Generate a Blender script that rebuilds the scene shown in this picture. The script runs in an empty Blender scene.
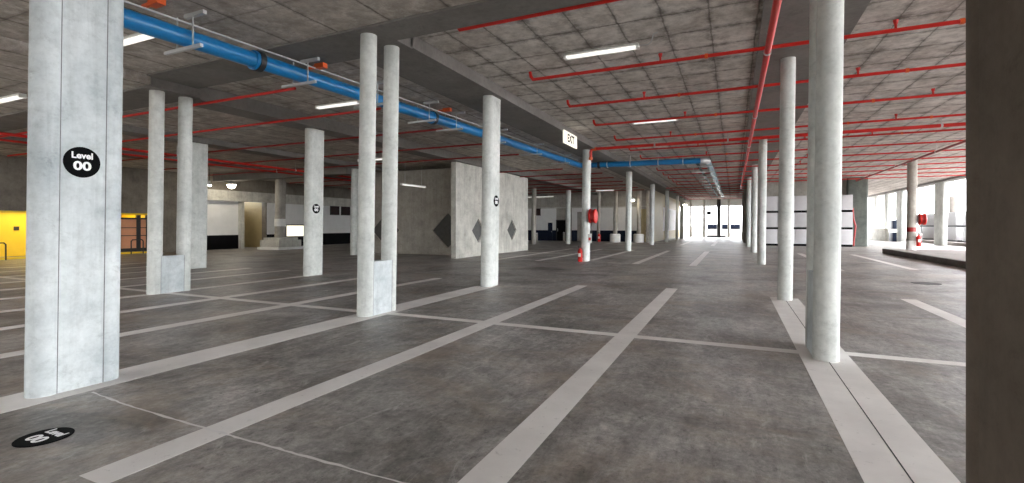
import bpy, bmesh, math, random
from mathutils import Vector, Matrix
random.seed(7)
S = bpy.context.scene
COL = S.collection
PI = math.pi

# ------------------------------------------------------------------ camera
W, H = 1024, 483
F, YAW, SY = 482.703, 0.430062, -16.0
EYE = Vector((0, 0, 1.6))
cd = bpy.data.cameras.new('camera'); cam = bpy.data.objects.new('camera', cd); COL.objects.link(cam)
cd.sensor_fit = 'HORIZONTAL'; cd.sensor_width = 36; cd.lens = F / W * 36
cd.shift_y = SY / W * 1.0
cd.clip_end = 500; cd.clip_start = 0.05
cam.location = EYE; cam.rotation_euler = (PI / 2, 0, YAW)
S.camera = cam
S.view_settings.view_transform = 'Standard'; S.view_settings.look = 'None'
S.view_settings.gamma = 1.0; S.view_settings.use_curve_mapping = False
S.view_settings.exposure = 2.85

# ------------------------------------------------------------------ materials
def rgb(r, g, b):
    f = lambda c: (c / 255 / 12.92) if c / 255 <= 0.04045 else ((c / 255 + 0.055) / 1.055) ** 2.4
    return (f(r), f(g), f(b), 1)
class NT:
    def __init__(s, name):
        s.m = bpy.data.materials.new(name); s.m.use_nodes = True
        s.t = s.m.node_tree; s.n = s.t.nodes; s.n.clear()
        s.out = s.n.new('ShaderNodeOutputMaterial'); s.b = s.n.new('ShaderNodeBsdfPrincipled')
        s.t.links.new(s.b.outputs[0], s.out.inputs[0])
        s.pos = s.n.new('ShaderNodeNewGeometry').outputs['Position']
    def L(s, a, b): s.t.links.new(a, b)
    def math(s, op, a, b=None, c=None, clamp=False):
        n = s.n.new('ShaderNodeMath'); n.operation = op; n.use_clamp = clamp
        for i, v in enumerate((a, b, c)):
            if v is None: continue
            if isinstance(v, (int, float)): n.inputs[i].default_value = v
            else: s.L(v, n.inputs[i])
        return n.outputs[0]
    def scale(s, v):
        n = s.n.new('ShaderNodeVectorMath'); n.operation = 'MULTIPLY'; s.L(s.pos, n.inputs[0]); n.inputs[1].default_value = v
        return n.outputs[0]
    def noise(s, sc, det=4, rough=.6, vec=None, dist=0):
        n = s.n.new('ShaderNodeTexNoise'); n.inputs['Scale'].default_value = sc; n.inputs['Detail'].default_value = det
        n.inputs['Roughness'].default_value = rough; n.inputs['Distortion'].default_value = dist
        s.L(vec if vec is not None else s.pos, n.inputs['Vector']); return n.outputs['Fac']
    def ramp(s, f, stops):
        n = s.n.new('ShaderNodeValToRGB'); s.L(f, n.inputs[0]); e = n.color_ramp.elements
        while len(e) < len(stops): e.new(.5)
        for i, (p, c) in enumerate(stops):
            e[i].position = p; e[i].color = c if hasattr(c, '__len__') else (c, c, c, 1)
        return n.outputs[0]
    def mix(s, f, a, b, mode='MIX'):
        n = s.n.new('ShaderNodeMix'); n.data_type = 'RGBA'; n.blend_type = mode
        for i, v in ((0, f), (6, a), (7, b)):
            if isinstance(v, (int, float)): n.inputs[i].default_value = v
            elif isinstance(v, tuple): n.inputs[i].default_value = v
            else: s.L(v, n.inputs[i])
        return n.outputs[2]
    def bump(s, f, st=.2, d=.01):
        n = s.n.new('ShaderNodeBump'); n.inputs['Strength'].default_value = st; n.inputs['Distance'].default_value = d
        s.L(f, n.inputs['Height']); s.L(n.outputs[0], s.b.inputs['Normal'])
    def sep(s):
        n = s.n.new('ShaderNodeSeparateXYZ'); s.L(s.pos, n.inputs[0]); return n.outputs
    def color(s, c):
        if isinstance(c, tuple): s.b.inputs['Base Color'].default_value = c
        else: s.L(c, s.b.inputs['Base Color'])
    def rough(s, r):
        if isinstance(r, (int, float)): s.b.inputs['Roughness'].default_value = r
        else: s.L(r, s.b.inputs['Roughness'])

def paint(name, c, rough=.5, metal=0, var=.12, sc=6, spec=.5):
    t = NT(name); n = t.noise(sc, 3)
    f = t.ramp(n, [(.3, 1 - var), (.7, 1.0)])
    t.color(t.mix(1.0, c, f, 'MULTIPLY')); t.rough(rough); t.b.inputs['Metallic'].default_value = metal; t.b.inputs['Specular IOR Level'].default_value = spec
    return t.m
def emit(name, c, st):
    t = NT(name); t.color(c); t.b.inputs['Emission Color'].default_value = c; t.b.inputs['Emission Strength'].default_value = st
    return t.m
def concrete(name, lo, hi, streak=.5, rough=.8, spots=.5):
    t = NT(name)
    a = t.noise(1.3, 8, .7)
    b = t.noise(10, 6, .75)
    base = t.mix(t.ramp(a, [(.34, 0.0), (.66, 1.0)]), lo, hi)
    st = t.noise(1.0, 5, .65, t.scale((7, 7, .45)), .5)
    base = t.mix(streak, base, t.ramp(st, [(.34, .7), (.52, 1.0)]), 'MULTIPLY')
    base = t.mix(.55, base, t.ramp(b, [(.32, .74), (.52, 1.0), (.68, 1.08)]), 'MULTIPLY')
    h = t.noise(3.2, 9, .8, t.scale((1, 1, 1.6)), .4)
    base = t.mix(spots, base, t.ramp(h, [(.33, .55), (.43, .95), (.5, 1.0)]), 'MULTIPLY')
    t.color(base); t.rough(rough); t.b.inputs['Specular IOR Level'].default_value = .25; t.bump(b, .25, .004)
    return t.m
def floor_mat():
    t = NT('floor_concrete')
    a = t.noise(.55, 9, .72, None, .5)
    b = t.noise(2.8, 10, .8, None, .4)
    c = t.noise(18, 6, .8)
    d = t.noise(1.0, 8, .75, t.scale((4.5, 1.0, 1)), 1.2)
    base = t.mix(t.ramp(a, [(.36, 0.0), (.5, .55), (.64, 1.0)]), rgb(114, 108, 103), rgb(186, 181, 177))
    base = t.mix(.9, base, t.ramp(b, [(.36, .55), (.5, .92), (.64, 1.2)]), 'MULTIPLY')
    base = t.mix(.7, base, t.ramp(c, [(.36, .6), (.58, 1.1)]), 'MULTIPLY')
    e = t.noise(7.5, 12, .86, t.scale((1.4, .8, 1)), .3)
    base = t.mix(.9, base, t.ramp(e, [(.38, .3), (.45, .85), (.55, 1.0), (.64, 1.35)]), 'MULTIPLY')
    base = t.mix(.6, base, t.ramp(d, [(.4, .66), (.52, 1.0), (.64, 1.15)]), 'MULTIPLY')
    sc = t.noise(1.0, 9, .8, t.scale((3.2, 1.3, 1)), 1.8)
    base = t.mix(t.ramp(sc, [(.56, 0.0), (.68, .5)]), base, rgb(208, 203, 199))
    br = t.noise(.5, 7, .72, t.scale((1, 1.3, 1)), .6)
    base = t.mix(t.ramp(br, [(.5, 0.0), (.62, .38)]), base, t.mix(.75, rgb(168, 150, 130), t.ramp(b, [(.36, .6), (.64, 1.15)]), 'MULTIPLY'))
    t.color(base)
    t.rough(t.ramp(b, [(.35, .36), (.66, .56)]))
    t.b.inputs['Specular IOR Level'].default_value = .4
    t.bump(c, .2, .004)
    return t.m
def line_paint():
    t = NT('bay_line_paint')
    a = t.noise(11, 6, .75); b = t.noise(1.6, 4)
    base = t.mix(t.ramp(b, [(.3, 0.0), (.7, 1.0)]), rgb(214, 209, 205), rgb(232, 228, 224))
    base = t.mix(t.ramp(a, [(.27, .8), (.40, 0.0)]), base, rgb(150, 145, 140))
    t.color(base); t.rough(.55); return t.m
def ceil_mat(name, sx, sy, ax, ay, lo, hi, spread=.6):
    t = NT(name); x, y, z = t.sep()
    wob = t.math('MULTIPLY', t.math('SUBTRACT', t.noise(1.7, 6, .75), .5), .30)
    wid = t.math('ADD', t.math('MULTIPLY', t.math('SUBTRACT', t.noise(1.1, 4, .7), .36), spread), .03)      # stain half width, m
    def line(c, sp, w):
        v = t.math('ADD', c, t.math('MULTIPLY', wob, .35))
        d = t.math('ABSOLUTE', t.math('SUBTRACT', t.math('FRACT', t.math('DIVIDE', v, sp)), .5))
        d = t.math('MULTIPLY', d, sp)
        return t.math('DIVIDE', d, w, clamp=True)      # 0 on the joint, 1 away from it
    n1 = t.noise(.8, 6, .7); n2 = t.noise(4.5, 7, .75); n3 = None
    wst = t.math('MAXIMUM', wid, .025)
    base = t.mix(t.ramp(n1, [(.35, 0.0), (.65, 1.0)]), lo, hi)
    base = t.mix(.75, base, t.ramp(n2, [(.34, .62), (.52, .95), (.66, 1.12)]), 'MULTIPLY')
    n4 = t.noise(2.6, 8, .8)
    base = t.mix(t.ramp(n4, [(.5, 0.0), (.66, .55)]), base, rgb(236, 232, 226))
    base = t.mix(t.ramp(n4, [(.34, .5), (.48, 0.0)]), base, rgb(128, 118, 108))
    dark = rgb(92, 84, 76)
    for c, sp, am in ((x, sx, ax), (y, sy, ay)):
        st = t.ramp(line(c, sp, wst), [(.2, .8 * am), (1, 0.0)])
        base = t.mix(t.math('MULTIPLY', st, t.ramp(n2, [(.38, 1.0), (.6, .2)])), base, dark)
        base = t.mix(t.ramp(line(c, sp, .018), [(.5, .6 * am), (1, 0.0)]), base, rgb(70, 64, 58))
    t.color(base); t.rough(.85); t.bump(n2, .2, .005)
    return t.m

M = dict(
    col=concrete('column_concrete', rgb(184, 188, 184), rgb(216, 218, 213), .3),
    pillar=concrete('pillar_concrete', rgb(172, 180, 182), rgb(210, 215, 215), .45),
    shaded_pillar=concrete('shaded_pillar_concrete', rgb(92, 82, 72), rgb(108, 97, 86), .3),  # pillar concrete darkened: shade on the near right pillar put into the colour
    wallc=concrete('wall_concrete', rgb(168, 166, 158), rgb(205, 203, 194), .5),
    wallg=concrete('grey_wall_concrete', rgb(150, 146, 138), rgb(180, 175, 166), .4),
    wallb=concrete('brown_grey_wall_concrete', rgb(104, 98, 90), rgb(132, 126, 116), .4),
    pierm=concrete('shaded_green_grey_concrete', rgb(78, 82, 78), rgb(98, 102, 96), .3),  # dark tone carries the shade on the pier's front face
    beam=concrete('beam_concrete', rgb(116, 113, 109), rgb(132, 129, 125), .1),
    floor=floor_mat(), line=line_paint(),
    ceilR=ceil_mat('ceiling_formwork', .76, .92, .9, .9, rgb(178, 170, 161), rgb(224, 219, 212)),
    ceilL=ceil_mat('ceiling_strip_formwork', 1.15, 1.5, .95, .5, rgb(158, 150, 140), rgb(192, 184, 175), .25),
    apron=concrete('apron_concrete', rgb(126, 117, 113), rgb(146, 138, 134), .2),
    board=paint('grey_board', rgb(150, 148, 150), .6, 0, .08, 3),
    kerb=concrete('kerb_concrete', rgb(92, 86, 82), rgb(116, 110, 104), .3),
    seam=paint('concrete_seam', rgb(128, 130, 130), .8, 0, .45, 9), joint=paint('joint_sealant', rgb(40, 38, 37), .8),
    crackf=paint('joint_filler', rgb(226, 222, 220), .7),
    red=paint('red_enamel', rgb(202, 24, 11), .5), darkred=paint('dark_red_enamel', rgb(150, 22, 18), .4),
    orange=paint('orange_fitting', rgb(226, 96, 40), .4),
    blue=paint('blue_pipe_paint', rgb(22, 118, 178), .32), teal=paint('teal_pipe_paint', rgb(58, 110, 128), .35),
    steel=paint('galvanised_steel', rgb(196, 198, 198), .45, .3), dark=paint('dark_steel', rgb(52, 52, 52), .5, .3),
    white=paint('white_enamel', rgb(236, 236, 232), .4), whitewall=paint('white_wall_paint', rgb(228, 228, 226), .7, 0, .08, 2),
    navy=paint('navy_wall_paint', rgb(26, 34, 52), .5, 0, .2, 2, .15), black=paint('black_wall_paint', rgb(12, 12, 15), .5, 0, .2, 2, .1),
    vinyl=paint('black_vinyl', rgb(8, 9, 11), .7, 0, .1, 6, .06), wvinyl=paint('white_vinyl', rgb(240, 240, 240), .5, 0, .03),
    yellow=paint('yellow_wall_paint', rgb(238, 204, 40), .5, 0, .12, 1.2), panel=paint('white_board', rgb(188, 186, 188), .6, 0, .08, 3),
    tan=paint('tan_wall_paint', rgb(176, 160, 118), .6, 0, .12, 2), peach=paint('peach_panel', rgb(226, 160, 120), .5, 0, .1, 3),
    maroon=paint('dark_window_glass', rgb(58, 44, 46), .15), cream=paint('cream_sign', rgb(240, 236, 214), .4),
    diamond=paint('dark_recess_board', rgb(88, 88, 86), .7, 0, .25, 5),
    tube=emit('fluorescent_tube', (1, .98, .94, 1), .12), lamp=emit('lamp_lens', (1, .9, .72, 1), 12),
    lobby=emit('lobby_lamp', (1, .85, .45, 1), 1.5), litbox=emit('lit_window', (1, .93, .72, 1), .2), exitlit=emit('exit_panel', (1, .95, .80, 1), .10),
)

# ------------------------------------------------------------------ mesh builder
class MB:
    def __init__(s): s.b = bmesh.new()
    def box(s, x0, x1, y0, y1, z0, z1, bev=0):
        r = bmesh.ops.create_cube(s.b, size=1)
        bmesh.ops.transform(s.b, matrix=Matrix.Translation(((x0 + x1) / 2, (y0 + y1) / 2, (z0 + z1) / 2)) @ Matrix.Diagonal((abs(x1 - x0), abs(y1 - y0), abs(z1 - z0), 1)), verts=r['verts'])
        if bev: bmesh.ops.bevel(s.b, geom=list({e for v in r['verts'] for e in v.link_edges}), offset=bev, segments=2, affect='EDGES', profile=.5)
        return s
    def cyl(s, p, q, r, seg=16, r2=None):
        p, q = Vector(p), Vector(q); d = q - p
        m = Matrix.Translation((p + q) / 2) @ d.to_track_quat('Z', 'Y').to_matrix().to_4x4()
        bmesh.ops.create_cone(s.b, cap_ends=True, segments=seg, radius1=r, radius2=r if r2 is None else r2, depth=d.length, matrix=m); return s
    def ball(s, p, r, seg=12):
        bmesh.ops.create_uvsphere(s.b, u_segments=seg, v_segments=max(6, seg // 2), radius=r, matrix=Matrix.Translation(p)); return s
    def tube(s, pts, r, seg=12):
        pts = [Vector(p) for p in pts]; n = len(pts); rings = []
        up = None
        for i in range(n):
            a = (pts[i] - pts[i - 1]).normalized() if i else (pts[1] - pts[0]).normalized()
            b = (pts[i + 1] - pts[i]).normalized() if i < n - 1 else a
            t = (a + b).normalized(); k = 1 / max(.35, t.dot(a))
            if up is None: up = t.orthogonal().normalized()
            up = (up - t * up.dot(t)).normalized(); w = t.cross(up)
            bend = (b - a); bend = (bend - t * bend.dot(t))
            bd = bend.normalized() if bend.length > 1e-5 else None
            ring = []
            for j in range(seg):
                v = (up * math.cos(2 * PI * j / seg) + w * math.sin(2 * PI * j / seg)) * r
                if bd is not None: v += bd * v.dot(bd) * (k - 1)
                ring.append(s.b.verts.new(pts[i] + v))
            rings.append(ring)
        for i in range(n - 1):
            for j in range(seg):
                s.b.faces.new((rings[i][j], rings[i][(j + 1) % seg], rings[i + 1][(j + 1) % seg], rings[i + 1][j]))
        s.b.faces.new(rings[0][::-1]); s.b.faces.new(rings[-1]); return s
    def prism(s, pts, z0, z1, m=None):
        a = [s.b.verts.new((x, y, z0)) for x, y in pts]; c = [s.b.verts.new((x, y, z1)) for x, y in pts]; n = len(pts)
        fs = [s.b.faces.new(a[::-1]), s.b.faces.new(c)] + [s.b.faces.new((a[i], a[(i + 1) % n], c[(i + 1) % n], c[i])) for i in range(n)]
        if m is not None: bmesh.ops.transform(s.b, matrix=m, verts=a + c)
        return s
    def stadium(s, cx, cy, L, d, z0, z1, along='Y', seg=20):
        h = (L - d) / 2; r = d / 2; pts = []
        for i in range(seg + 1):
            a = PI * i / seg; pts.append((r * math.cos(a), h + r * math.sin(a)))
        for i in range(seg + 1):
            a = PI + PI * i / seg; pts.append((r * math.cos(a), -h + r * math.sin(a)))
        if L - d < 1e-4: pts = [(r * math.cos(2 * PI * i / 40), r * math.sin(2 * PI * i / 40)) for i in range(40)]
        if along == 'X': pts = [(y, -x) for x, y in pts]
        return s.prism([(cx + x, cy + y) for x, y in pts], z0, z1)
    def lathe(s, prof, m=None, seg=24):
        rings = []
        for r, z in prof:
            rings.append([s.b.verts.new((r * math.cos(2 * PI * j / seg), r * math.sin(2 * PI * j / seg), z)) for j in range(seg)])
        for i in range(len(rings) - 1):
            for j in range(seg): s.b.faces.new((rings[i][j], rings[i][(j + 1) % seg], rings[i + 1][(j + 1) % seg], rings[i + 1][j]))
        s.b.faces.new(rings[0][::-1]); s.b.faces.new(rings[-1])
        if m is not None: bmesh.ops.transform(s.b, matrix=m, verts=[v for r in rings for v in r])
        return s
    def obj(s, name, mat, parent=None, origin=None, smooth=35, label=None):
        bmesh.ops.recalc_face_normals(s.b, faces=s.b.faces)
        o0 = Vector(origin) if origin is not None else Vector((0, 0, 0))
        if parent is None and origin is None:
            xs = [v.co for v in s.b.verts]
            o0 = Vector(((min(v.x for v in xs) + max(v.x for v in xs)) / 2, (min(v.y for v in xs) + max(v.y for v in xs)) / 2, min(v.z for v in xs)))
        if parent is not None:
            o0 = Vector(parent.get('_o', (0, 0, 0)))
        bmesh.ops.translate(s.b, verts=s.b.verts, vec=-o0)
        me = bpy.data.meshes.new(name); s.b.to_mesh(me); s.b.free()
        if smooth:
            for p in me.polygons: p.use_smooth = True
            me.set_sharp_from_angle(angle=math.radians(smooth))
        me.materials.append(M[mat])
        o = bpy.data.objects.new(name, me); COL.objects.link(o)
        if parent is not None: o.parent = parent
        else: o.location = o0
        ORI[o.name] = o0
        o['_o'] = tuple(o0)
        if label: o['label'] = label
        return o
ORI = {}
def tag(o, label, cat, group=None):
    o['label'] = label; o['category'] = cat
    if group: o['group'] = group
    return o
def thing(name, loc, label, cat, group=None):
    o = bpy.data.objects.new(name, None); COL.objects.link(o); o.empty_display_size = .2
    o.location = loc; o['_o'] = tuple(loc); return tag(o, label, cat, group)
def struct(o):
    o['kind'] = 'structure'; return o
def text_obj(body, size, mat, parent, m, bold=.0, name='lettering', depth=.004):
    c = bpy.data.curves.new(name, 'FONT'); c.body = body; c.size = size; c.align_x = 'CENTER'; c.align_y = 'CENTER'
    c.extrude = depth; c.offset = bold; c.resolution_u = 4
    t = bpy.data.objects.new('tmp', c); COL.objects.link(t)
    dg = bpy.context.evaluated_depsgraph_get(); me = bpy.data.meshes.new_from_object(t.evaluated_get(dg))
    bpy.data.objects.remove(t); bpy.data.curves.remove(c)
    o0 = Vector(parent.get('_o', (0, 0, 0)))
    me.transform(Matrix.Translation(-o0) @ m); me.materials.clear(); me.materials.append(M[mat])
    o = bpy.data.objects.new(name, me); COL.objects.link(o); o.parent = parent; o['_o'] = tuple(o0)
    return o

# ------------------------------------------------------------------ floor
XA, XB, XL, XK = -5.92, 1.02, -12.33, -18.4
fl = struct(MB().box(-36, 8.0, -26, 74, -.3, 0).box(8.0, 15.9, 34.4, 74, -.3, 0).box(-80, -36, -80, 90, -.3, -.02).box(-36, 8, -80, -26, -.3, -.02).obj('floor', 'floor', smooth=0))
apron = struct(MB().box(8.0, 15.9, -14, 34.4, -.3, .25).box(15.9, 70, -30, 110, -.3, .25).box(-40, 15.9, 74, 130, -.3, -.01).obj('ground', 'apron', smooth=0))
apron['label'] = 'pale raised concrete apron along the open right side'
MB().box(7.85, 8.0, 12, 34.4, -.02, .262, .01).obj('kerb', 'kerb', apron)
def fpatch(name, mat, x0, x1, y0, y1, z=.0016, label=None):
    return MB().box(x0, x1, y0, y1, -.004, z).obj(name, mat, fl, smooth=0, label=label)
LW = .14
def bay(x, y0, y1): fpatch('bay_line', 'line', x - LW, x + LW, y0, y1)
fpatch('joint_strip', 'line', .74, 1.285, -2, 12.2, label='wide pale strip under the round columns')
fpatch('joint_strip', 'line', -6.2, -5.66, -2, 11.3, label='wide pale strip under the pillar row')
MB().box(1.012, 1.022, -2, 11.8, -.004, .0024).obj('expansion_joint', 'joint', fl, smooth=0)
bay(-3.66, 1.65, 12.5); bay(-1.42, -1, 12.85); bay(3.44, 1.5, 13.1); bay(5.85, 1.5, 12.9)
for x in (-8.15, -10.3, -12.33, -14.5, -16.5, -18.5, -20.7, -22.9, -25.1): bay(x, 1.7, 11.2 if x in (-12.33, -18.5) else 12.4)
for x in (-10.1, -8.1, -5.95, -3.73, -1.47, 3.44, 5.95): bay(x, {-5.95: 21.6, 5.95: 21.9}.get(x, 20.4), 32)
for x in (-10.1, -8.1, -3.9, -1.5, 3.44): bay(x, 41, 47.5 if x < -7 else 52)
CW = .095
def cross(y, x0, x1): fpatch('cross_line', 'line', x0, x1, y - CW, y + CW, .0020)
cross(7.06, -5.66, .74); cross(7.22, 1.285, 8); cross(7.0, -30, -6.2); cross(26.2, -11, .8); cross(46.5, -7, .8)
# rough filled joint running across the floor from the tall pillar
b = MB(); y = 2.54; x = -5.66; prev = None
while x < 1.0:
    nx = x + random.uniform(.05, .12); ny = 2.44 + .1 * math.exp(-(nx + 5.66) * 1.2) + random.uniform(-.006, .006); w = random.uniform(.006, .015)
    if prev:
        a = [b.b.verts.new(c) for c in ((x, prev[0] - prev[1], .0028), (nx, ny - w, .0028), (nx, ny + w, .0028), (x, prev[0] + prev[1], .0028))]; b.b.faces.new(a)
    prev = (ny, w); x = nx
b.obj('filled_joint', 'crackf', fl, smooth=0)
d = tag(MB().lathe([(.33, 0), (.33, .008), (.29, .010), (.27, .006), (.0001, .006)], Matrix.Translation((4.83, 16.87, 0)), 32).obj('manhole_cover', 'dark'),
        'dark round drain cover flat on the floor of the right bays', 'manhole cover')

# ------------------------------------------------------------------ ceiling
ZR, ZL = 5.25, 5.06
ce = struct(MB().box(-6.3, 15.9, -26, 74, ZR, ZR + .4).obj('ceiling', 'ceilR', smooth=0))
MB().box(-12.35, -6.3, 6.42, 74, ZL, ZR + .4).box(-36, -12.35, 6.42, 74, 4.88, ZR + .4).obj('ceiling_slab', 'ceilL', ce, smooth=0)
MB().box(-11.95, .45, -6, 6.5, 5.0, ZR + .4).box(-36, -11.95, -6, 6.5, 4.79, ZR + .4).obj('ceiling_slab', 'ceilL', ce, smooth=0)
def beam(x0, x1, y0, y1, z): MB().box(x0, x1, y0, y1, z, ZR + .1).obj('ceiling_beam', 'beam', ce, smooth=0)
beam(-6.88, -5.55, 7.5, 74, 4.985)
beam(-12.75, -11.95, 7.6, 74, 4.70); beam(-18.8, -18.0, 7.6, 74, 4.68); beam(-25, -24.2, 7.6, 74, 4.68)
beam(-11.95, -5.55, 6.42, 7.56, 4.96); beam(-30, -11.95, 6.5, 7.6, 4.74)
beam(-5.55, .45, 6.42, 7.1, 4.96); beam(2.0, 15.9, 6.42, 7.35, 5.16)
beam(.45, 2.0, -26, 72, 5.2)
beam(15.0, 15.9, -26, 74, 5.1)
beam(-30, -18.9, 19.9, 20.6, 4.4)

# ------------------------------------------------------------------ columns
def pair(x, yc, half, d, ztop, low, label, name='column', wide=None, mat='pillar'):
    t = thing(name, (x, yc, 0), label, 'column')
    for s in (-1, 1): MB().stadium(x, yc + s * half, d, d, 0, ztop).obj('column_shaft', mat if low is None else 'col', t)
    w = (wide or d) * .455
    z = ztop if low is None else low
    MB().box(x - w, x + w, yc - half, yc + half, 0, z).obj('infill_wall', mat, t, smooth=0)
    off = half - .41 * d / 2
    for s in (() if mat == 'shaded_pillar' else (-1, 1)): MB().box(x - w - .0015, x + w + .0015, yc + s * off - .005, yc + s * off + .004, 0, z - .002).obj('joint', 'seam', t, smooth=0)
    return t
pair(-5.96, 2.55, .238, .26, 5.0, None, 'tall rounded concrete pillar marked Level 00, on the left', 'pillar')
pair(1.083, 2.46, .29, .30, 5.2, None, mat='shaded_pillar', label='shaded concrete pillar cutting off the right edge of the view', name='pillar')
pair(-5.93, 7.0, .315, .285, 4.96, .96, 'twin pale columns joined by a low block, left of the long diamond wall')
pair(XL, 7.11, .325, .30, 4.74, .88, 'twin slim columns over a low block, just right of the tall marked pillar')
pair(1.0, 7.11, .31, .275, 5.2, 1.02, 'nearest large round column, with a second shaft close behind it')
def colm(x, y, L, d, ztop, label, mat='col', along='Y', z0=0, group=None, cat='column'):
    return tag(MB().stadium(x, y, L, d, z0, ztop, along).obj('column', mat), label, cat, group)
colm(-5.9, 11.42, .68, .29, 5.0, 'pale column with a small round black sign, in front of the long diamond wall')
colm(-6.06, 21.15, .58, .31, 5.0, 'column carrying the red hose reel and a red extinguisher at its foot')
colm(-6.06, 30.85, .6, .33, 5.0, 'round column directly behind the hose reel column in the same row')
colm(-6.12, 41.0, .5, .33, 5.0, 'slim far column, third behind the hose reel column in its row')
colm(-5.93, 49.0, .5, .33, 5.0, 'slim far column, next behind the hose reel row third one')
colm(-5.9, 58.2, .4, .3, 4.95, 'thin far column left of the two end columns of the row', group=None)
colm(-5.75, 62, .5, .42, 4.95, 'thickest of the thin far columns, last of the hose reel row')
colm(1.01, 11.93, .29, .29, ZR, 'round column next behind the nearest large column, on the pale strip end')
colm(1.05, 22.4, .31, .31, 5.22, 'round column in the right row, second behind the nearest large column')
colm(1.10, 32.1, .32, .32, 5.22, 'slim round column in the right row, third behind the nearest large column')
colm(1.0, 40.3, .32, .32, 5.22, 'thin round column in the right row, fourth behind the nearest large column')
colm(1.0, 50, .34, .34, 5.22, 'thin dim column at the far end of the right row', 'wallg')
colm(1.0, 60, .34, .34, 5.22, 'farthest dim column of the right row by the end opening', 'wallg')
colm(-12.36, 11.5, .68, .3, 4.69, 'pale column with a small round black sign, left of the twin columns')
colm(-18.3, 11.42, .9, .3, 4.67, 'grey column half hidden behind the slim twin columns')
colm(-18.75, 20.45, .8, .32, 4.67, 'grey column at the left end of the grey diamond wall')
colm(-13.1, 40.2, .5, .4, 4.69, 'pale column standing between the diamond wall and the hose reel')
colm(-15.75, 38.8, .5, .35, 4.9, 'grey column close beyond the far end of the diamond wall', 'wallg')
colm(-11.9, 46, .35, .3, 4.9, 'thin column in front of the back wall, right of the hose reel', 'wallg')
def collared(x, y, label):
    t = thing('column', (x, y, 0), label, 'column')
    MB().stadium(x, y, .4, .4, 0, 4.9).obj('column_shaft', 'wallg', t)
    MB().lathe([(.5, 0), (.5, .72), (.44, .8), (.2, .8)], Matrix.Translation((x, y, 0)), 28).obj('collar', 'white', t, label='round white concrete collar')
collared(-10.4, 46.6, 'grey back column with a round white collar, left of the other collared one')
collared(-8.2, 46.8, 'grey back column with a round white collar, right of the other collared one')
colm(-7.35, 46.9, .4, .4, 4.9, 'grey column at the right end of the back wall', 'wallg')
t = thing('column', (-28.1, 23.3, 0), 'grey column with a white band standing in a low white edged base', 'column')
MB().stadium(-28.1, 23.3, .72, .5, 0, 4.85).obj('column_shaft', 'wallg', t)
MB().stadium(-28.1, 23.3, .76, .54, 1.55, 2.05).obj('white_band', 'white', t)
b = MB(); lo_ = [(-28.9, 22.4), (-27.1, 22.4), (-27.1, 24.2), (-28.9, 24.2)]
b.prism(lo_, 0, .62); b.prism([(-28.75, 22.55), (-27.25, 22.55), (-27.25, 24.05), (-28.75, 24.05)], .62, .78); b.obj('plinth', 'wallc', t, smooth=0)
MB().box(-27.1, -26.9, 22.2, 25.4, 0, .16).box(-28.9, -26.9, 22.2, 22.4, 0, .16).obj('kerb_edge', 'white', t, smooth=0)
t = thing('column', (9.05, 33.9, .25), 'grey column on the raised kerb with a hose reel on its right side', 'column')
MB().stadium(9.05, 33.9, .46, .46, .25, ZR).obj('column_shaft', 'wallg', t)
MB().stadium(9.05, 33.9, .475, .475, .25, .75).obj('white_foot', 'white', t)
MB().stadium(9.05, 33.9, .475, .475, 1.25, 1.5).obj('red_band', 'darkred', t)
tag(MB().stadium(8.5, 44.25, 1.35, .34, 0, ZR, 'X').obj('pier', 'pierm'), 'shaded grey wide pier beside the white panel screen', 'pier')
# open facade on the right
for (y, L, lab) in ((50.2, 1.9, 'pale facade pier between the two outer panel stacks'), (60.7, 1.9, 'facade pier nearest left of the kerb column'),
                 (65.3, 1.3, 'slim facade pier behind the navy post'), (71.0, 3.4, 'wide facade pier right of the low end wall')):
    colm(15.3, y, L, .4, 5.1, lab, 'col', z0=.0)
for y in (-13, -4, 6.8, 16.5, 26.2, 36):
    struct(MB().stadium(15.3, y, .7, .4, .2, 5.1).obj('facade_pier', 'col'))

# ------------------------------------------------------------------ level signs
def level_sign(c, r, ux, uy, nrm, label):
    ux, uy, nrm = Vector(ux), Vector(uy), Vector(nrm)
    m = Matrix((ux, uy, nrm)).transposed().to_4x4(); m.translation = Vector(c)
    t = thing('level_sign', c, label, 'sign', 'round level signs')
    MB().lathe([(r, 0), (r, .004), (r * .985, .006)], m, 48).obj('disc', 'vinyl', t)
    text_obj('Level', r * .56, 'wvinyl', t, m @ Matrix.Translation((0, r * .42, .007)), r * .018, depth=.001)
    text_obj('00', r * .86, 'wvinyl', t, m @ Matrix.Translation((0, -r * .27, .007)) @ Matrix.Diagonal((1.12, .9, 1, 1)), r * .028, depth=.001)
level_sign((-5.84, 2.535, 2.22), .15, (0, 1, 0), (0, 0, 1), (1, 0, 0), 'black round Level 00 sign on the tall pillar')
level_sign((-4.73, 1.84, .0005), .172, (1, 0, 0), (0, 1, 0), (0, 0, 1), 'black round sign stuck to the floor before the tall pillar')
level_sign((-5.752, 11.46, 2.25), .15, (0, 1, 0), (0, 0, 1), (1, 0, 0), 'small round black sign on the column before the long diamond wall')
level_sign((-12.208, 11.46, 2.14), .155, (0, 1, 0), (0, 0, 1), (1, 0, 0), 'small round black sign on the column left of the twin columns')
# exit sign on the beam side
t = thing('exit_sign', (-5.66, 17.35, 4.72), 'cream exit sign panel fixed to the side of the dark ceiling beam', 'sign')
MB().box(-5.548, -5.49, 16.45, 18.0, 4.56, 5.03, .01).obj('panel', 'exitlit', t)
m = Matrix((Vector((0, 1, 0)), Vector((0, 0, 1)), Vector((1, 0, 0)))).transposed().to_4x4(); m.translation = Vector((-5.489, 17.22, 4.79))
text_obj('EXIT', .40, 'vinyl', t, m, .012, depth=.002)

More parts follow.
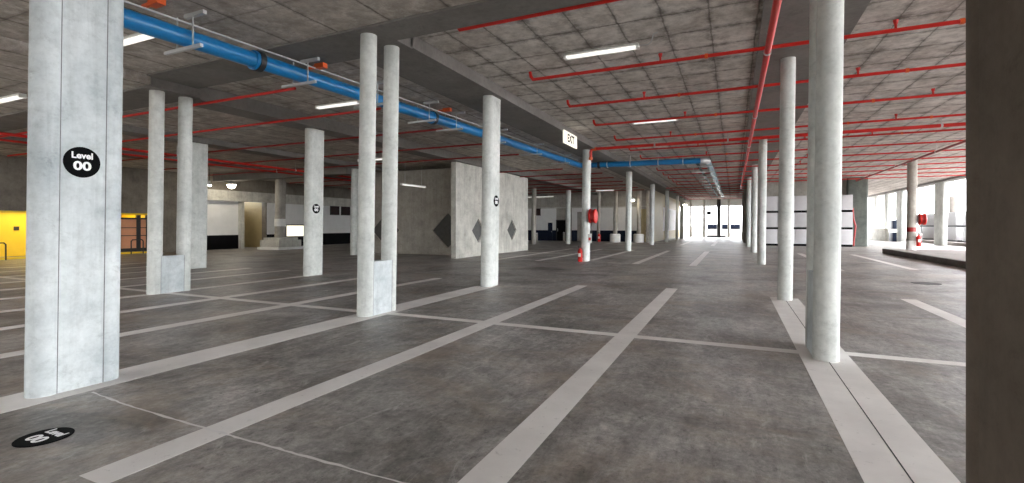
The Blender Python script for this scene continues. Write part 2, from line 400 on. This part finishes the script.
# ------------------------------------------------------------------ walls in the middle
def diamond_wall(name, mat, u0, u1, z1, cents, hw, hh, cz, thick, tf, parent=None):
    """vertical slab in (u, z) with diamond pockets; tf maps (u, z, depth) to the place"""
    b = MB(); V = lambda u, z, d: b.b.verts.new(tf(u, z, d))
    def quad(*p): b.b.faces.new([V(*q) for q in p])
    edges = [u0] + [(cents[i] + cents[i + 1]) / 2 for i in range(len(cents) - 1)] + [u1]
    for i, c in enumerate(cents):
        a, e = edges[i], edges[i + 1]; D = [(c, cz - hh), (c + hw, cz), (c, cz + hh), (c - hw, cz)]
        P = [((a, 0), (c, 0), D[0], D[3], (a, cz)), ((c, 0), (e, 0), (e, cz), D[1], D[0]), ((e, cz), (e, z1), (c, z1), D[2], D[1]), ((c, z1), (a, z1), (a, cz), D[3], D[2])]
        for poly in P: quad(*[(p[0], p[1], 0) for p in poly])
        for k in range(4):
            p, q = D[k], D[(k + 1) % 4]; quad((*p, 0), (*q, 0), (*q, .09), (*p, .09))
        a2 = [(a, 0), (e, 0), (e, z1), (a, z1)]
        quad(*[(p[0], p[1], thick) for p in a2])
    for p, q in (((u0, 0), (u0, z1)), ((u1, 0), (u1, z1)), ((u0, 0), (u1, 0)), ((u0, z1), (u1, z1))): quad((*p, 0), (*q, 0), (*q, thick), (*p, thick))
    bmesh.ops.remove_doubles(b.b, verts=b.b.verts, dist=1e-5)
    o = struct(b.obj(name, mat, smooth=0))
    for c in cents:
        d = MB(); vs = [d.b.verts.new(tf(*p)) for p in ((c, cz - hh, .085), (c + hw, cz, .085), (c, cz + hh, .085), (c - hw, cz, .085))]; d.b.faces.new(vs)
        r = bmesh.ops.extrude_face_region(d.b, geom=d.b.faces[:]); off = Vector(tf(0, 0, .1)) - Vector(tf(0, 0, .085))
        bmesh.ops.translate(d.b, vec=off, verts=[v for v in r['geom'] if isinstance(v, bmesh.types.BMVert)])
        d.obj('diamond_recess', 'diamond', o, smooth=0)
    return o
diamond_wall('wall_middle', 'wallc', 20.1, 29.1, 4.69, [22.35, 26.6], .68, .64, 1.33, .28, lambda u, z, d: (-12.2 - d, u, z))
diamond_wall('wall_core', 'wallg', -19.6, -12.48, 4.69, [-18.3, -14.05], 1.0, .95, 1.33, .28, lambda u, z, d: (u, 22.3 + d, z))

struct(MB().box(-9, 2, -6.3, -6, 0, ZR).box(-36, 16, -14.3, -14, 0, ZR).obj('wall_rear_blocker', 'wallg', smooth=0))  # unseen walls added behind the camera to block daylight
# ------------------------------------------------------------------ left wall and lobby
wl = struct(MB().box(-31.4, -31, -14, 9.4, 0, 5.1).box(-31.4, -31, 9.4, 16.9, 2.26, 5.1).box(-31.4, -31, 16.9, 19.6, 0, 5.1)  # out-of-view stretch behind the camera added to shut out daylight
            .box(-31.4, -31, 24.5, 48, 0, 5.1).box(-31.4, -31, 19.6, 24.5, 3.3, 5.1).obj('wall_left', 'wallb', smooth=0))
MB().box(-31.0, -30.75, 19.9, 47.9, 3.25, 3.95).obj('bulkhead', 'wallc', wl, smooth=0)
MB().box(-31.0, -30.97, 24.6, 47.9, .95, 3.25).obj('white_panel', 'whitewall', wl, smooth=0)
MB().box(-31.0, -30.96, 24.6, 47.9, 0, .95).obj('dado', 'black', wl, smooth=0)
MB().box(-31.3, -31.2, 19.6, 22.5, .95, 3.3).obj('white_panel', 'whitewall', wl, smooth=0)
MB().box(-31.3, -31.18, 19.6, 22.5, 0, .95).obj('dado', 'black', wl, smooth=0)
MB().box(-31.3, -30.9, 22.5, 22.75, 0, 3.3).obj('post', 'wallc', wl, smooth=0)
MB().box(-31.02, -30.9, 9.4, 16.9, 2.2, 2.3).obj('header_trim', 'yellow', wl, smooth=0)
for i, (y0, y1) in enumerate(((30.7, 31.6), (31.95, 32.9))):
    o = struct(MB().box(-30.99, -30.92, y0, y1, 2.55, 3.3).obj('window_%d' % (i + 1), 'maroon', smooth=0))
    MB().box(-30.99, -30.9, y0 - .06, y1 + .06, 2.49, 2.55).box(-30.99, -30.9, y0 - .06, y1 + .06, 3.3, 3.36).box(-30.99, -30.9, y0 - .06, y0, 2.55, 3.3).box(-30.99, -30.9, y1, y1 + .06, 2.55, 3.3).obj('window_frame', 'dark', o, smooth=0)
o = struct(MB().box(-30.98, -30.9, 26.2, 28.1, .78, 1.6).obj('window_3', 'litbox', smooth=0)); 
MB().box(-30.98, -30.86, 26.1, 26.2, .7, 1.68).box(-30.98, -30.86, 28.1, 28.2, .7, 1.68).box(-30.98, -30.86, 26.2, 28.1, .7, .78).box(-30.98, -30.86, 26.2, 28.1, 1.6, 1.68).obj('window_frame', 'dark', o, smooth=0)
# recessed corridor with a door
co = struct(MB().box(-34.5, -34.3, 22.0, 26.0, 0, 3.4).box(-34.3, -31.4, 24.5, 24.7, 0, 3.4).box(-34.3, -31.4, 22.45, 22.6, 0, 3.4).obj('wall_corridor', 'tan', smooth=0))
o = struct(MB().box(-34.3, -34.22, 23.3, 24.3, 0, 2.1, .01).obj('door_1', 'tan')); MB().box(-34.22, -34.17, 23.42, 23.47, .95, 1.1).obj('door_handle', 'steel', o)
MB().box(-34.22, -34.19, 23.5, 24.1, 1.5, 1.66).obj('door_plate', 'dark', o, smooth=0)
# yellow lobby
lo = struct(MB().box(-34.2, -34.0, 8, 18.4, 0, 2.9).box(-34, -31.4, 9.2, 9.4, 0, 2.6).box(-34, -31.4, 16.9, 17.1, 0, 2.6).box(-34, -31.4, 9.3, 17, 2.5, 2.62).obj('wall_lobby', 'yellow', smooth=0))
MB().box(-33.99, -33.94, 12.0, 12.2, 1.35, 1.55).obj('wall_plate', 'dark', lo, smooth=0)
MB().box(-31.4, -30.95, 9.4, 16.9, -.02, .1).obj('sill', 'yellow', lo, smooth=0)
o = struct(MB().box(-31.42, -31.36, 15.45, 16.85, .3, 1.95).obj('window_4', 'peach', smooth=0))
b = MB()
for y0, y1 in ((14.85, 14.95), (15.2, 15.5), (16.3, 16.5), (16.8, 16.9)): b.box(-31.45, -31.3, y0, y1, .1, 2.26)
for z0, z1 in ((.1, .3), (1.0, 1.04), (1.45, 1.49), (1.95, 2.05)): b.box(-31.44, -31.31, 15.2, 16.9, z0, z1)
b.obj('window_frame', 'dark', o, smooth=0)
t = thing('ceiling_lamp', (-32.6, 12.2, 2.5), 'lamp under the lobby ceiling in the yellow entrance', 'lamp')
MB().box(-33.3, -32.0, 11.4, 13.2, 2.44, 2.5).obj('diffuser', 'lobby', t, smooth=0)
t = thing('ceiling_lamp', (-32.6, 15.8, 2.5), 'lamp under the lobby ceiling behind the peach glazing', 'lamp')
MB().box(-33.2, -32.0, 15.3, 16.4, 2.44, 2.5).obj('diffuser', 'lobby', t, smooth=0)
for y, lab in ((10.05, 'dark hoop handrail before the plain yellow wall'), (15.75, 'dark hoop handrail before the peach glazed entrance')):
    tag(MB().tube([(-30.5, y - .15, 0), (-30.5, y - .15, .72), (-30.5, y - .08, .8), (-30.5, y + .38, .8), (-30.5, y + .45, .72), (-30.5, y + .45, 0)], .03, 8).obj('handrail', 'dark'), lab, 'handrail')
tag(MB().box(-33.95, -33.85, 14.3, 14.75, .9, 1.9, .02).obj('notice_board', 'white'), 'white notice board glimpsed beside the tall marked pillar', 'board')

# ------------------------------------------------------------------ back wall
wb = struct(MB().box(-31.4, -7, 48, 48.3, 0, 5.1).obj('wall_back', 'wallg', smooth=0))
for x0, x1 in ((-30.9, -16.9), (-15.2, -8.6)):
    MB().box(x0, x1, 47.96, 48, 1.1, 3.4).obj('white_panel', 'whitewall', wb, smooth=0)
    MB().box(x0, x1, 47.95, 48, 0, 1.1).obj('dado', 'navy', wb, smooth=0)
MB().box(-31, -7.2, 47.9, 48, 3.4, 3.52).obj('ledge', 'wallc', wb, smooth=0)
o = struct(MB().box(-17.8, -17.3, 47.88, 47.95, 0, 1.9, .01).obj('door_2', 'navy')); MB().box(-17.4, -17.36, 47.84, 47.88, .9, 1.0).obj('door_handle', 'steel', o)
o = struct(MB().box(-16.8, -15.6, 47.92, 48, 0, 2.1).obj('door_3', 'black', smooth=0)); MB().box(-16.9, -16.8, 47.9, 48, 0, 2.2).box(-15.6, -15.5, 47.9, 48, 0, 2.2).box(-16.9, -15.5, 47.9, 48, 2.1, 2.2).obj('door_frame', 'dark', o, smooth=0)
MB().cyl((-16.7, 47.85, 1.0), (-16.7, 47.85, 1.3), .03).obj('door_handle', 'steel', o)
o = struct(MB().box(-14.6, -13.9, 47.93, 48, 0, 3.0).obj('door_4', 'wallg', smooth=0)); MB().box(-13.98, -13.94, 47.88, 47.93, 1.0, 1.15).obj('door_handle', 'dark', o)
o = struct(MB().box(-8.5, -7.6, 47.93, 48, 0, 3.2).obj('door_5', 'tan', smooth=0)); MB().box(-7.74, -7.7, 47.88, 47.93, 1.0, 1.15).obj('door_handle', 'dark', o)
o = struct(MB().box(-19.4, -18.65, 47.88, 47.98, 2.72, 3.35).obj('window_5', 'maroon', smooth=0)); MB().box(-19.46, -18.59, 47.86, 47.99, 2.66, 2.72).box(-19.46, -18.59, 47.86, 47.99, 3.35, 3.41).obj('window_frame', 'dark', o, smooth=0)
for x, y, lab in ((-16.35, 41.1, 'short pale bollard just past the diamond wall end'), (-15.6, 46.6, 'short pale bollard in front of the dark back doorway')):
    t = thing('bollard', (x, y, 0), lab, 'bollard')
    MB().cyl((x, y, 0), (x, y, .85), .09).obj('post', 'wallc', t); MB().ball((x, y, .85), .09).obj('cap', 'white', t)
wr = struct(MB().box(-7.3, -7, 48.3, 73, 0, 5.1).obj('wall_return', 'tan', smooth=0))
MB().box(-7.0, -6.97, 55, 73, 1, 3.6).obj('white_panel', 'whitewall', wr, smooth=0)
# far end: openings above a white sill wall
wf = struct(MB().box(-7.3, 1.5, 73, 73.3, 4.3, 5.25).obj('wall_far', 'whitewall', smooth=0))
for x0, x1, lab in ((-3.5, -2.05, 'navy topped white barrier outside, under the small dark sign'), (-1.55, -.75, 'navy topped white barrier outside, right of the dark far post'), (-.4, .9, 'navy topped white barrier outside at the right end')):
    t = thing('barrier', ((x0 + x1) / 2, 76, 0), lab, 'barrier')
    MB().box(x0, x1, 75.9, 76.2, -.01, 1.1, .02).obj('base', 'white', t); MB().box(x0, x1, 75.88, 76.22, 1.1, 1.8, .02).obj('navy_band', 'navy', t)
tag(MB().box(-6.9, -3.9, 77, 77.3, -.01, 1.5, .02).obj('low_wall', 'whitewall'), 'low white outdoor wall beyond the left part of the far opening', 'low wall')
for x, w, mt, lab in ((-3.72, .36, 'wallc', 'slim pale post left of the small dark hanging sign'), (-1.83, .5, 'dark', 'dark post in the middle of the far end opening'), (-.57, .3, 'wallc', 'slim pale post right of the dark far post'),
                  (-5.45, .3, 'wallc', 'leftmost pale post before the far end opening')):
    tag(MB().stadium(x, 72.3, w, w, 0, 5.2).obj('post', mt), lab, 'post')
t = thing('hanging_sign', (-3.1, 72.6, 3.05), 'small dark sign hanging in the far end opening', 'sign')
MB().box(-3.4, -2.8, 72.58, 72.64, 3.05, 3.62).obj('plate', 'vinyl', t, smooth=0); MB().cyl((-3.3, 72.61, 3.6), (-3.3, 72.61, 5.25), .015, 6).cyl((-2.9, 72.61, 3.6), (-2.9, 72.61, 5.25), .015, 6).obj('rods', 'steel', t)
tag(MB().box(-3.3, -1.0, 71.2, 71.6, 0, .22, .02).obj('wheel_stop', 'dark'), 'long dark low wheel stop before the far end opening', 'wheel stop')
struct(MB().box(1.5, 1.8, 45, 73, 0, 5.25).obj('wall_side', 'wallg', smooth=0))
# white panel screens
def screen(x0, x1, y, z0, rows, hgt, gap, cols, label, depth=.5):
    t = thing('panel_screen', ((x0 + x1) / 2, y, z0), label, 'panel screen', 'white panel screens')
    z = z0
    MB().box(x0 + .02, x1 - .02, y + .12, y + depth, z0, z0 + rows * (hgt + gap)).obj('frame', 'black', t, smooth=0)
    for r in range(rows):
        for c in range(cols):
            w = (x1 - x0) / cols
            MB().box(x0 + c * w + .006, x0 + (c + 1) * w - .006, y, y + .14, z + gap, z + gap + hgt, .012).obj('panel', 'panel', t)
        z += hgt + gap
screen(1.9, 8.1, 43.3, 0, 3, 1.13, .17, 5, 'wall of white panels in three rows with dark gaps, behind the right column row')
struct(MB().box(1.5, 9.1, 44.9, 45.1, 0, 5.25).obj('wall_end', 'wallg', smooth=0))
def yscreen(x, y0, y1, z0, rows, hgt, gap, label):
    t = thing('panel_screen', (x, (y0 + y1) / 2, z0), label, 'panel screen', 'outer white panel stacks')
    MB().box(x + .1, x + .8, y0 + .02, y1 - .02, z0, z0 + rows * (hgt + gap)).obj('frame', 'black', t, smooth=0)
    for r in range(rows):
        MB().box(x, x + .9, y0, y1, z0 + gap + r * (hgt + gap), z0 + (r + 1) * (hgt + gap), .02).obj('panel', 'board', t)
yscreen(16.6, 55.8, 60.3, .25, 2, 1.1, .13, 'white two row panel stack beyond the hose reel column')
yscreen(16.6, 51.2, 53.3, .25, 2, 1.1, .13, 'narrow white panel stack right of the pale facade pier')
yscreen(16.6, 46.9, 50.0, .25, 2, 1.1, .13, 'white panel stack at the edge of the shaded pillar')
tag(MB().box(14.4, 14.7, 61.9, 71, 0, 1.28, .02).obj('low_wall', 'wallc'), 'low beige wall in front of the far right openings', 'low wall')
t = thing('post', (14.6, 60.1, 0), 'navy post with a white band beside the low beige wall', 'post')
MB().box(14.4, 14.75, 59.5, 60.7, 0, 2.15, .02).obj('body', 'navy', t); MB().box(14.38, 14.77, 59.48, 60.72, .9, 1.25).obj('white_band', 'white', t)
tag(MB().cyl((18.3, 57, .25), (18.3, 57, 4.3), .3, 14).obj('post', 'kerb'), 'grey outdoor post standing behind the outer panel stacks', 'post')

# ------------------------------------------------------------------ fire gear
def reel(cx, cy, cz, dirx, label):
    """reel drum whose axis is Y, held to a column by a bracket"""
    t = thing('fire_hose_reel', (cx, cy, cz), label, 'fire hose reel')
    m = Matrix.Translation((cx, cy, cz)) @ Matrix.Rotation(PI / 2, 4, 'Y')
    MB().lathe([(.26, -.16), (.32, -.13), (.32, -.08), (.27, -.07), (.27, .07), (.32, .08), (.32, .13), (.26, .16), (.09, .165)], m, 32).obj('drum', 'red', t)
    b = MB()
    for k in range(3):
        rr = .22 + .025 * k
        pts = [(cx - .04 + .04 * k, cy + .275 * math.cos(a), cz + .275 * math.sin(a)) for i, a in enumerate([2 * PI * j / 20 for j in range(21)])]
        b.tube(pts, .018, 6)
    b.obj('hose_coil', 'darkred', t)
    MB().box(cx - .2, cx - .17, cy - .06, cy + .06, cz - .25, cz + .25).cyl((cx - .18, cy, cz), (cx - .1, cy, cz), .05).obj('bracket', 'steel', t)
    MB().tube([(cx - .02, cy - .1, cz - .27), (cx - .06, cy - .12, cz - .5), (cx - .02, cy - .11, cz - .8), (cx - .06, cy - .1, cz - .95)], .018, 8).obj('hose_tail', 'dark', t)
    MB().cyl((cx - .06, cy - .1, cz - .95), (cx - .065, cy - .1, cz - 1.1), .03, 10, .015).obj('nozzle', 'steel', t)
    MB().box(cx - .2, cx - .02, cy - .15, cy - .135, cz - 1.2, cz - .78).obj('notice_plate', 'white', t, smooth=0)
    MB().box(cx - .16, cx - .06, cy - .155, cy - .15, cz - 1.08, cz - .95).obj('notice_mark', 'red', t, smooth=0)
def extinguisher(x, y, z, label, h=.62):
    t = thing('fire_extinguisher', (x, y, z), label, 'fire extinguisher')
    k = h / .62; m = Matrix.Translation((x, y, z))
    MB().lathe([(.085 * k, 0), (.095 * k, .02 * k), (.095 * k, .42 * k), (.07 * k, .49 * k), (.03 * k, .52 * k), (.03 * k, .55 * k)], m, 20).obj('cylinder_body', 'red', t)
    MB().box(x - .08 * k, x + .05 * k, y - .02, y + .02, z + .55 * k, z + .575 * k).box(x - .09 * k, x + .03 * k, y - .02, y + .02, z + .595 * k, z + .62 * k).obj('valve_handle', 'dark', t, smooth=0)
    MB().tube([(x + .03, y, z + .56 * k), (x + .12 * k, y, z + .5 * k), (x + .125 * k, y, z + .3 * k), (x + .11 * k, y, z + .16 * k)], .012, 8).obj('hose', 'dark', t)
    MB().box(x - .05 * k, x + .05 * k, y - .1 * k, y - .075 * k, z + .2 * k, z + .34 * k, .004).obj('body_label', 'white', t)
reel(-5.70, 21.0, 2.02, 1, 'red fire hose reel on the right side of the middle row column')
extinguisher(-6.18, 20.72, 0, 'red fire extinguisher at the foot of the hose reel column', .68)
reel(9.49, 33.85, 1.95, 1, 'red fire hose reel on the right side of the kerb column')
extinguisher(9.3, 33.6, .45, 'red fire extinguisher low on the right kerb column', .72)
extinguisher(-11.75, 45.7, .05, 'red fire extinguisher hung on the thin back column', .9)
tag(MB().tube([(8.15, 43.6, 2.9), (8.18, 43.55, 2.1), (8.3, 43.5, 1.55), (8.26, 43.5, 1.1), (8.2, 43.5, .5), (8.18, 43.5, .07)], .06, 8).obj('fire_hose', 'darkred'), 'dark red hose hanging at the right end of the white panel screen', 'hose')

# ------------------------------------------------------------------ blue drain pipe
PB = [Vector(p) for p in ((-8.15, -4, 4.55), (-8.12, 3, 4.62), (-7.6, 25.3, 4.86))]
t = thing('blue_pipe', (-7.8, 12, 4.7), 'large blue drain pipe hung under the ceiling, turning across the aisle', 'pipe')
c0 = Vector((-7.55, 25.45, 4.86)); c1 = Vector((-1.2, 25.75, 4.82))
def arc(a, c, b, r=.35, n=5):
    a, b, c = Vector(a), Vector(b), Vector(c); u = (a - c).normalized() * r; v = (b - c).normalized() * r
    return [c + u * (1 - s) ** 2 + v * s ** 2 for s in [i / n for i in range(n + 1)]]
E1 = Vector((-1.1, 58, 4.86))
pts = [PB[0], PB[1]] + arc(PB[1], c0, c1) + arc(c0, c1, E1, .3)
MB().tube(pts, .142, 20).obj('pipe_run', 'blue', t)
MB().tube([c1 + Vector((0.02, .3, 0)), E1], .145, 18).obj('pipe_tail', 'teal', t, label='teal pipe tail running to the far end')
MB().tube([c1 + Vector((-.5, .5, -.02)), E1 + Vector((-.5, 0, -.02))], .07, 10).obj('side_pipe', 'dark', t)
elb = MB(); elb.tube(arc(c0, c1, E1, .3), .17, 18); elb.obj('elbow', 'steel', t, label='pale elbow at the corner')
for x in (-7.2, -6.55):
    p = c0 + (c1 - c0) * ((x - c0.x) / (c1.x - c0.x))
    MB().cyl(p - Vector((.06, 0, 0)), p + Vector((.06, 0, 0)), .2, 20).obj('coupling', 'dark', t)
def along(f, a=PB[1], b=PB[2]): return a + (b - a) * f
def ring(p, d, r, w, name, mat):
    p = Vector(p); d = Vector(d).normalized() * w / 2
    MB().cyl(p - d, p + d, r, 20).obj(name, mat, t)
dirm = PB[2] - PB[1]
ROOF = lambda x, y: 4.96 if 6.42 < y < 7.56 else (5.0 if y < 6.5 else ZL)
for y, kind in ((4.9, 'b'), (6.2, 'f'), (7.15, 'b'), (9.2, 'b'), (11.3, 'b'), (11.75, 'f'), (12.7, 'b'), (15.6, 'b'), (19, 'b'), (22.5, 'b')):
    p = along((y - 3) / 22.3)
    if kind == 'f': ring(p, dirm, .19, .10, 'coupling', 'dark'); ring(p - dirm.normalized() * .09, dirm, .175, .06, 'coupling', 'blue')
    else:
        z = ROOF(p.x, y)
        b = MB().box(p.x - .52, p.x + .42, y - .025, y + .025, p.z - .205, p.z - .155)
        b.cyl((p.x + .2, y, p.z - .17), (p.x + .2, y, z), .014, 8).cyl((p.x - .2, y, p.z - .17), (p.x - .2, y, z), .014, 8)
        b.box(p.x + .02, p.x + .5, y - .03, y + .03, z - .06, z)
        b.obj('bracket', 'steel', t, smooth=0)
for x in (-6.1, -4.9, -3.5, -2.3):
    f = (x - c0.x) / (c1.x - c0.x); p = c0 + (c1 - c0) * f; zt = ZR if x > -5.68 else 4.95
    b = MB(); pp = [p + Vector((0, .165 * math.cos(a), .165 * math.sin(a))) for a in [2 * PI * i / 20 for i in range(21)]]
    b.tube(pp, .02, 6); b.cyl(p + Vector((0, 0, .16)), (p.x, p.y, zt), .014, 8); b.obj('pipe_clamp', 'white', t)
for i in range(11):
    y = 26.6 + i * 3
    MB().box(-2.15, -.95, y - .03, y + .03, 4.62, 4.67).cyl((-2.1, y, 4.62), (-2.1, y, ZR), .014, 6).cyl((-1.0, y, 4.62), (-1.0, y, ZR), .014, 6).obj('hanger_frame', 'steel', t, smooth=0)
tag(MB().tube([along(-.2) + Vector((.12, 0, .2)), along(1) + Vector((.12, -.6, .2))], .017, 8).obj('conduit', 'steel'), 'thin pale conduit running along the top of the blue pipe', 'conduit')
for y, lab in ((4.2, 'small orange fitting above the blue pipe, next to the tall marked pillar'), (7.3, 'small orange fitting above the blue pipe, left of the twin pale columns'), (12.0, 'small orange fitting above the blue pipe, right of the twin pale columns')):
    p = along((y - 3) / 22.3)
    zt = ROOF(p.x, y)
    tag(MB().box(p.x + .1, p.x + .35, y + .1, y + .22, zt - .1, zt).cyl((p.x + .1, y + .16, zt - .05), (p.x - .1, y + .16, zt - .05), .035, 10).obj('junction_fitting', 'orange'),
        lab, 'fitting', 'orange ceiling fittings')

# ------------------------------------------------------------------ red sprinkler pipes
ORD = ['first', 'second', 'third', 'fourth', 'fifth', 'sixth', 'seventh', 'eighth', 'ninth', 'tenth', 'eleventh', 'twelfth', 'thirteenth', 'fourteenth', 'fifteenth', 'sixteenth', 'seventeenth', 'eighteenth', 'nineteenth', 'twentieth']
def sprinkler(x0, x1, y, z, r, heads, zc, label, group, riser=None, mat='red'):
    t = thing('sprinkler_pipe', ((x0 + x1) / 2, y, z), label, 'pipe', group)
    pts = [(x0, y, z), (x1, y, z)]
    if riser: pts = [(x0 - .02, y, riser)] + [(x0, y, z + .08), (x0 + .06, y, z)] + pts[1:]
    MB().tube(pts, r, 10).obj('pipe_run', mat, t)
    for x in heads:
        MB().cyl((x, y, z), (x, y, zc - .06), .022, 8).cyl((x, y, zc - .1), (x, y, zc - .03), .03, 8, .045).obj('sprinkler_head', mat, t)
    for x in [h + .9 for h in heads][:4]:
        MB().cyl((x - .03, y, z), (x + .03, y, z), r * 1.45, 12).obj('clamp', 'orange', t)
YR = [7.2, 10.55, 13.38, 16.25, 19.45, 22.4, 25.4, 28.4, 31.3, 34.2, 37.1, 40.0, 42.9]
for i, y in enumerate(YR):
    lab = '%s red sprinkler pipe from the camera across the middle and right bays' % ORD[i].capitalize()
    zc = ZR
    sprinkler(-4.35, 14.6, y, 5.04 if i else 4.985, .036 if i < 4 else .034, [-2.2 + (i % 2) * .8, 2.6, 4.8] if i < 6 else [-1.2, 3.4], zc, lab, 'right bay sprinkler pipes', zc - .02)
for k in range(8):
    sprinkler(-5.6, 1.45, 45.8 + 3 * k, 5.0, .036, [], ZR, '%s of the far red pipes beyond the back wall line' % ORD[k], 'far sprinkler pipes')
t = thing('sprinkler_main', (-5.5, 20.9, 4.97), 'thick red main pipe ending in an orange bend on the hose reel column', 'pipe')
MB().tube([(-5.75, 20.9, 4.55)] + [tuple(v) for v in arc((-5.75, 20.9, 4.5), (-5.75, 20.9, 4.98), (0, 20.9, 4.98), .16)] + [(14.6, 20.9, 4.98)], .062, 14).obj('pipe_run', 'red', t)
MB().cyl((-5.66, 20.9, 4.98), (-5.5, 20.9, 4.98), .085, 14).cyl((-5.75, 20.9, 4.5), (-5.75, 20.9, 4.62), .085, 14).obj('bend_collars', 'orange', t)
for x in (-3, -.2, 3.4, 6.4): MB().cyl((x, 20.9, 4.98), (x, 20.9, ZR), .012, 6).cyl((x - .03, 20.9, 4.98), (x + .03, 20.9, 4.98), .075, 14).obj('hanger', 'steel', t)
def ymain(x, y0, y1, z, r, label, zc, mat='red'):
    t = thing('sprinkler_main', (x, (y0 + y1) / 2, z), label, 'pipe')
    MB().tube([(x, y0, z), (x, y1, z)], r, 12).obj('pipe_run', mat, t)
    y = y0 + 1.4
    while y < y1:
        MB().cyl((x, y, z), (x, y, zc), .012, 6).cyl((x, y - .03, z), (x, y + .03, z), r * 1.25, 12).obj('hanger', 'steel', t); y += 5.9
ymain(.58, -3, 47, 4.85, .058, 'long red main pipe running down the ceiling beside the right column row', 5.2)
ymain(8.15, 14, 42.5, 4.86, .05, 'dark red main pipe over the right side, passing the kerb column', ZR, 'darkred')
ymain(-20.8, 5, 45, 4.48, .05, 'red main pipe running away high in the left bays', 4.88)
ymain(-22.2, 5, 45, 4.46, .04, 'second red main pipe beside the one high in the left bays', 4.88)
YLs = [7.78, 10.05, 13.0, 16.0, 19.0, 24.9, 27.8, 30.7, 33.6, 36.5, 39.4, 42.3]
for i, y in enumerate(YLs):
    lab = '%s red sprinkler pipe from the camera across the left bays' % ORD[i].capitalize()
    sprinkler(-29, -8.9 if i == 0 else (-8.4 if y < 25.6 else -6.95), y, 4.66, .033, [], ZL, lab, 'left bay sprinkler pipes', None, 'red' if i < 2 else 'darkred')

# ------------------------------------------------------------------ lights
def batten(cx, cy, z, L, label, along='X', drop=0, zc=None):
    t = thing('batten_light', (cx, cy, z), label, 'light', 'fluorescent battens')
    a = (L / 2, .075) if along == 'X' else (.075, L / 2); e = (.03, .0) if along == 'X' else (0, .03)
    MB().box(cx - a[0], cx + a[0], cy - a[1], cy + a[1], z + .05, z + .1, .008).obj('housing', 'white', t)
    i = (a[0] - .05, a[1] - .012) if along == 'X' else (a[0] - .012, a[1] - .05)
    MB().box(cx - i[0], cx + i[0], cy - i[1], cy + i[1], z, z + .052, .015).obj('diffuser', 'tube', t)
    for s in (-1, 1):
        x, y = cx + s * (a[0] - .02) * (along == 'X'), cy + s * (a[1] - .02) * (along != 'X')
        MB().box(x - .03 if along == 'X' else cx - a[0], x + .03 if along == 'X' else cx + a[0], y - a[1] if along == 'X' else y - .03, y + a[1] if along == 'X' else y + .03, z - .004, z + .06, .006).obj('end_cap', 'white', t)
        if zc: MB().cyl((cx + s * a[0] * .7 * (along == 'X'), cy + s * a[1] * .7 * (along != 'X'), z + .09), (cx + s * a[0] * .7 * (along == 'X'), cy + s * a[1] * .7 * (along != 'X'), zc), .01, 6).obj('hanger', 'steel', t)
    return t
t = batten(-2.5, 9.85, 5.15, 1.55, 'nearest white batten light on the middle ceiling')
MB().tube([(-1.72, 9.85, 5.21), (-1.55, 9.86, 5.2), (-1.45, 9.7, 5.2), (-1.38, 9.45, 5.235), (-1.3, 9.42, 5.25)], .012, 6).obj('cable', 'steel', t)
batten(-2.45, 17.15, 5.15, 1.5, 'white batten light beyond the nearest one on the middle ceiling')
batten(-2.45, 29, 5.15, 1.5, 'far white batten light deep over the middle aisle')
batten(-10.1, 10.3, 4.95, 1.6, 'white batten light behind the twin pale columns, past the blue pipe')
batten(-9.8, 5.05, 4.9, 1.3, 'white batten light beside the tall marked pillar top')
batten(-16.3, 5.65, 4.68, 1.5, 'white batten light far left of the tall marked pillar')
batten(-14.7, 17, 4.5, 1.5, 'hanging batten light glimpsed between the twin pale columns', zc=4.88)
batten(-15.5, 21.2, 3.68, 2.1, 'bright batten light hanging before the grey diamond wall', 'Y', zc=4.88)
batten(-17.5, 44, 4.35, 3.4, 'long batten light before the back wall', 'X', zc=4.88)
batten(-9.8, 40, 4.5, 1.5, 'dim batten light far behind the hose reel column', zc=ZL)
def flood(x, y, z, zc, r, label, power):
    t = thing('bay_lamp', (x, y, z), label, 'lamp', 'round bay lamps')
    MB().lathe([(r, 0), (r * .95, .06), (r * .5, .2), (.05, .24)], Matrix.Translation((x, y, z)), 20).obj('shade', 'steel', t)
    MB().ball((x, y, z), r * .8, 12).obj('bulb', 'lamp', t)
    MB().cyl((x, y, z + .2), (x, y, zc), .015, 6).obj('rod', 'dark', t)
flood(-29.2, 20.6, 4.2, 4.4, .3, 'glowing round lamp high over the far left wall', 1)
flood(-26.5, 17.4, 3.85, 4.88, .10, 'small glowing lamp beside the far left wall lamp', 1)
flood(-8.6, 45.9, 4.0, 4.985, .2, 'glowing lamp hanging between the middle row columns at the back wall', 1)
flood(-4.93, 57, 3.95, ZR, .22, 'glowing lamp hanging right of the last middle row columns', 1)

# ------------------------------------------------------------------ daylight
w = bpy.data.worlds.new('sky'); S.world = w; w.use_nodes = True
bg = w.node_tree.nodes['Background']; bg.inputs[0].default_value = (.95, .97, 1.0, 1); bg.inputs[1].default_value = 2.4
# the columns stand a touch out of plumb, with what is fixed to them
LEAN = (.0135 * .909, .0135 * .417)
bpy.context.view_layer.update()
done = set()
for o in bpy.data.objects:
    if o.get('category') and not o.get('kind'): o['kind'] = 'thing'
for o in [q for q in bpy.data.objects if q.get('category') in ('column', 'pier')]:
    if 'right edge' in o['label']: continue
    for c in ([o] if o.type == 'MESH' else []) + list(o.children):
        if c.data.name in done: continue
        done.add(c.data.name); z0 = c.matrix_world.translation.z
        for v in c.data.vertices:
            v.co.x += LEAN[0] * (v.co.z + z0); v.co.y += LEAN[1] * (v.co.z + z0)
for o in bpy.data.objects:
    if o.parent is None and o.name.split('.')[0] in ('level_sign', 'fire_hose_reel') and o.location.z > .1:
        o.location.x += LEAN[0] * o.location.z; o.location.y += LEAN[1] * o.location.z
for o in bpy.data.objects:
    if '_o' in o: del o['_o']
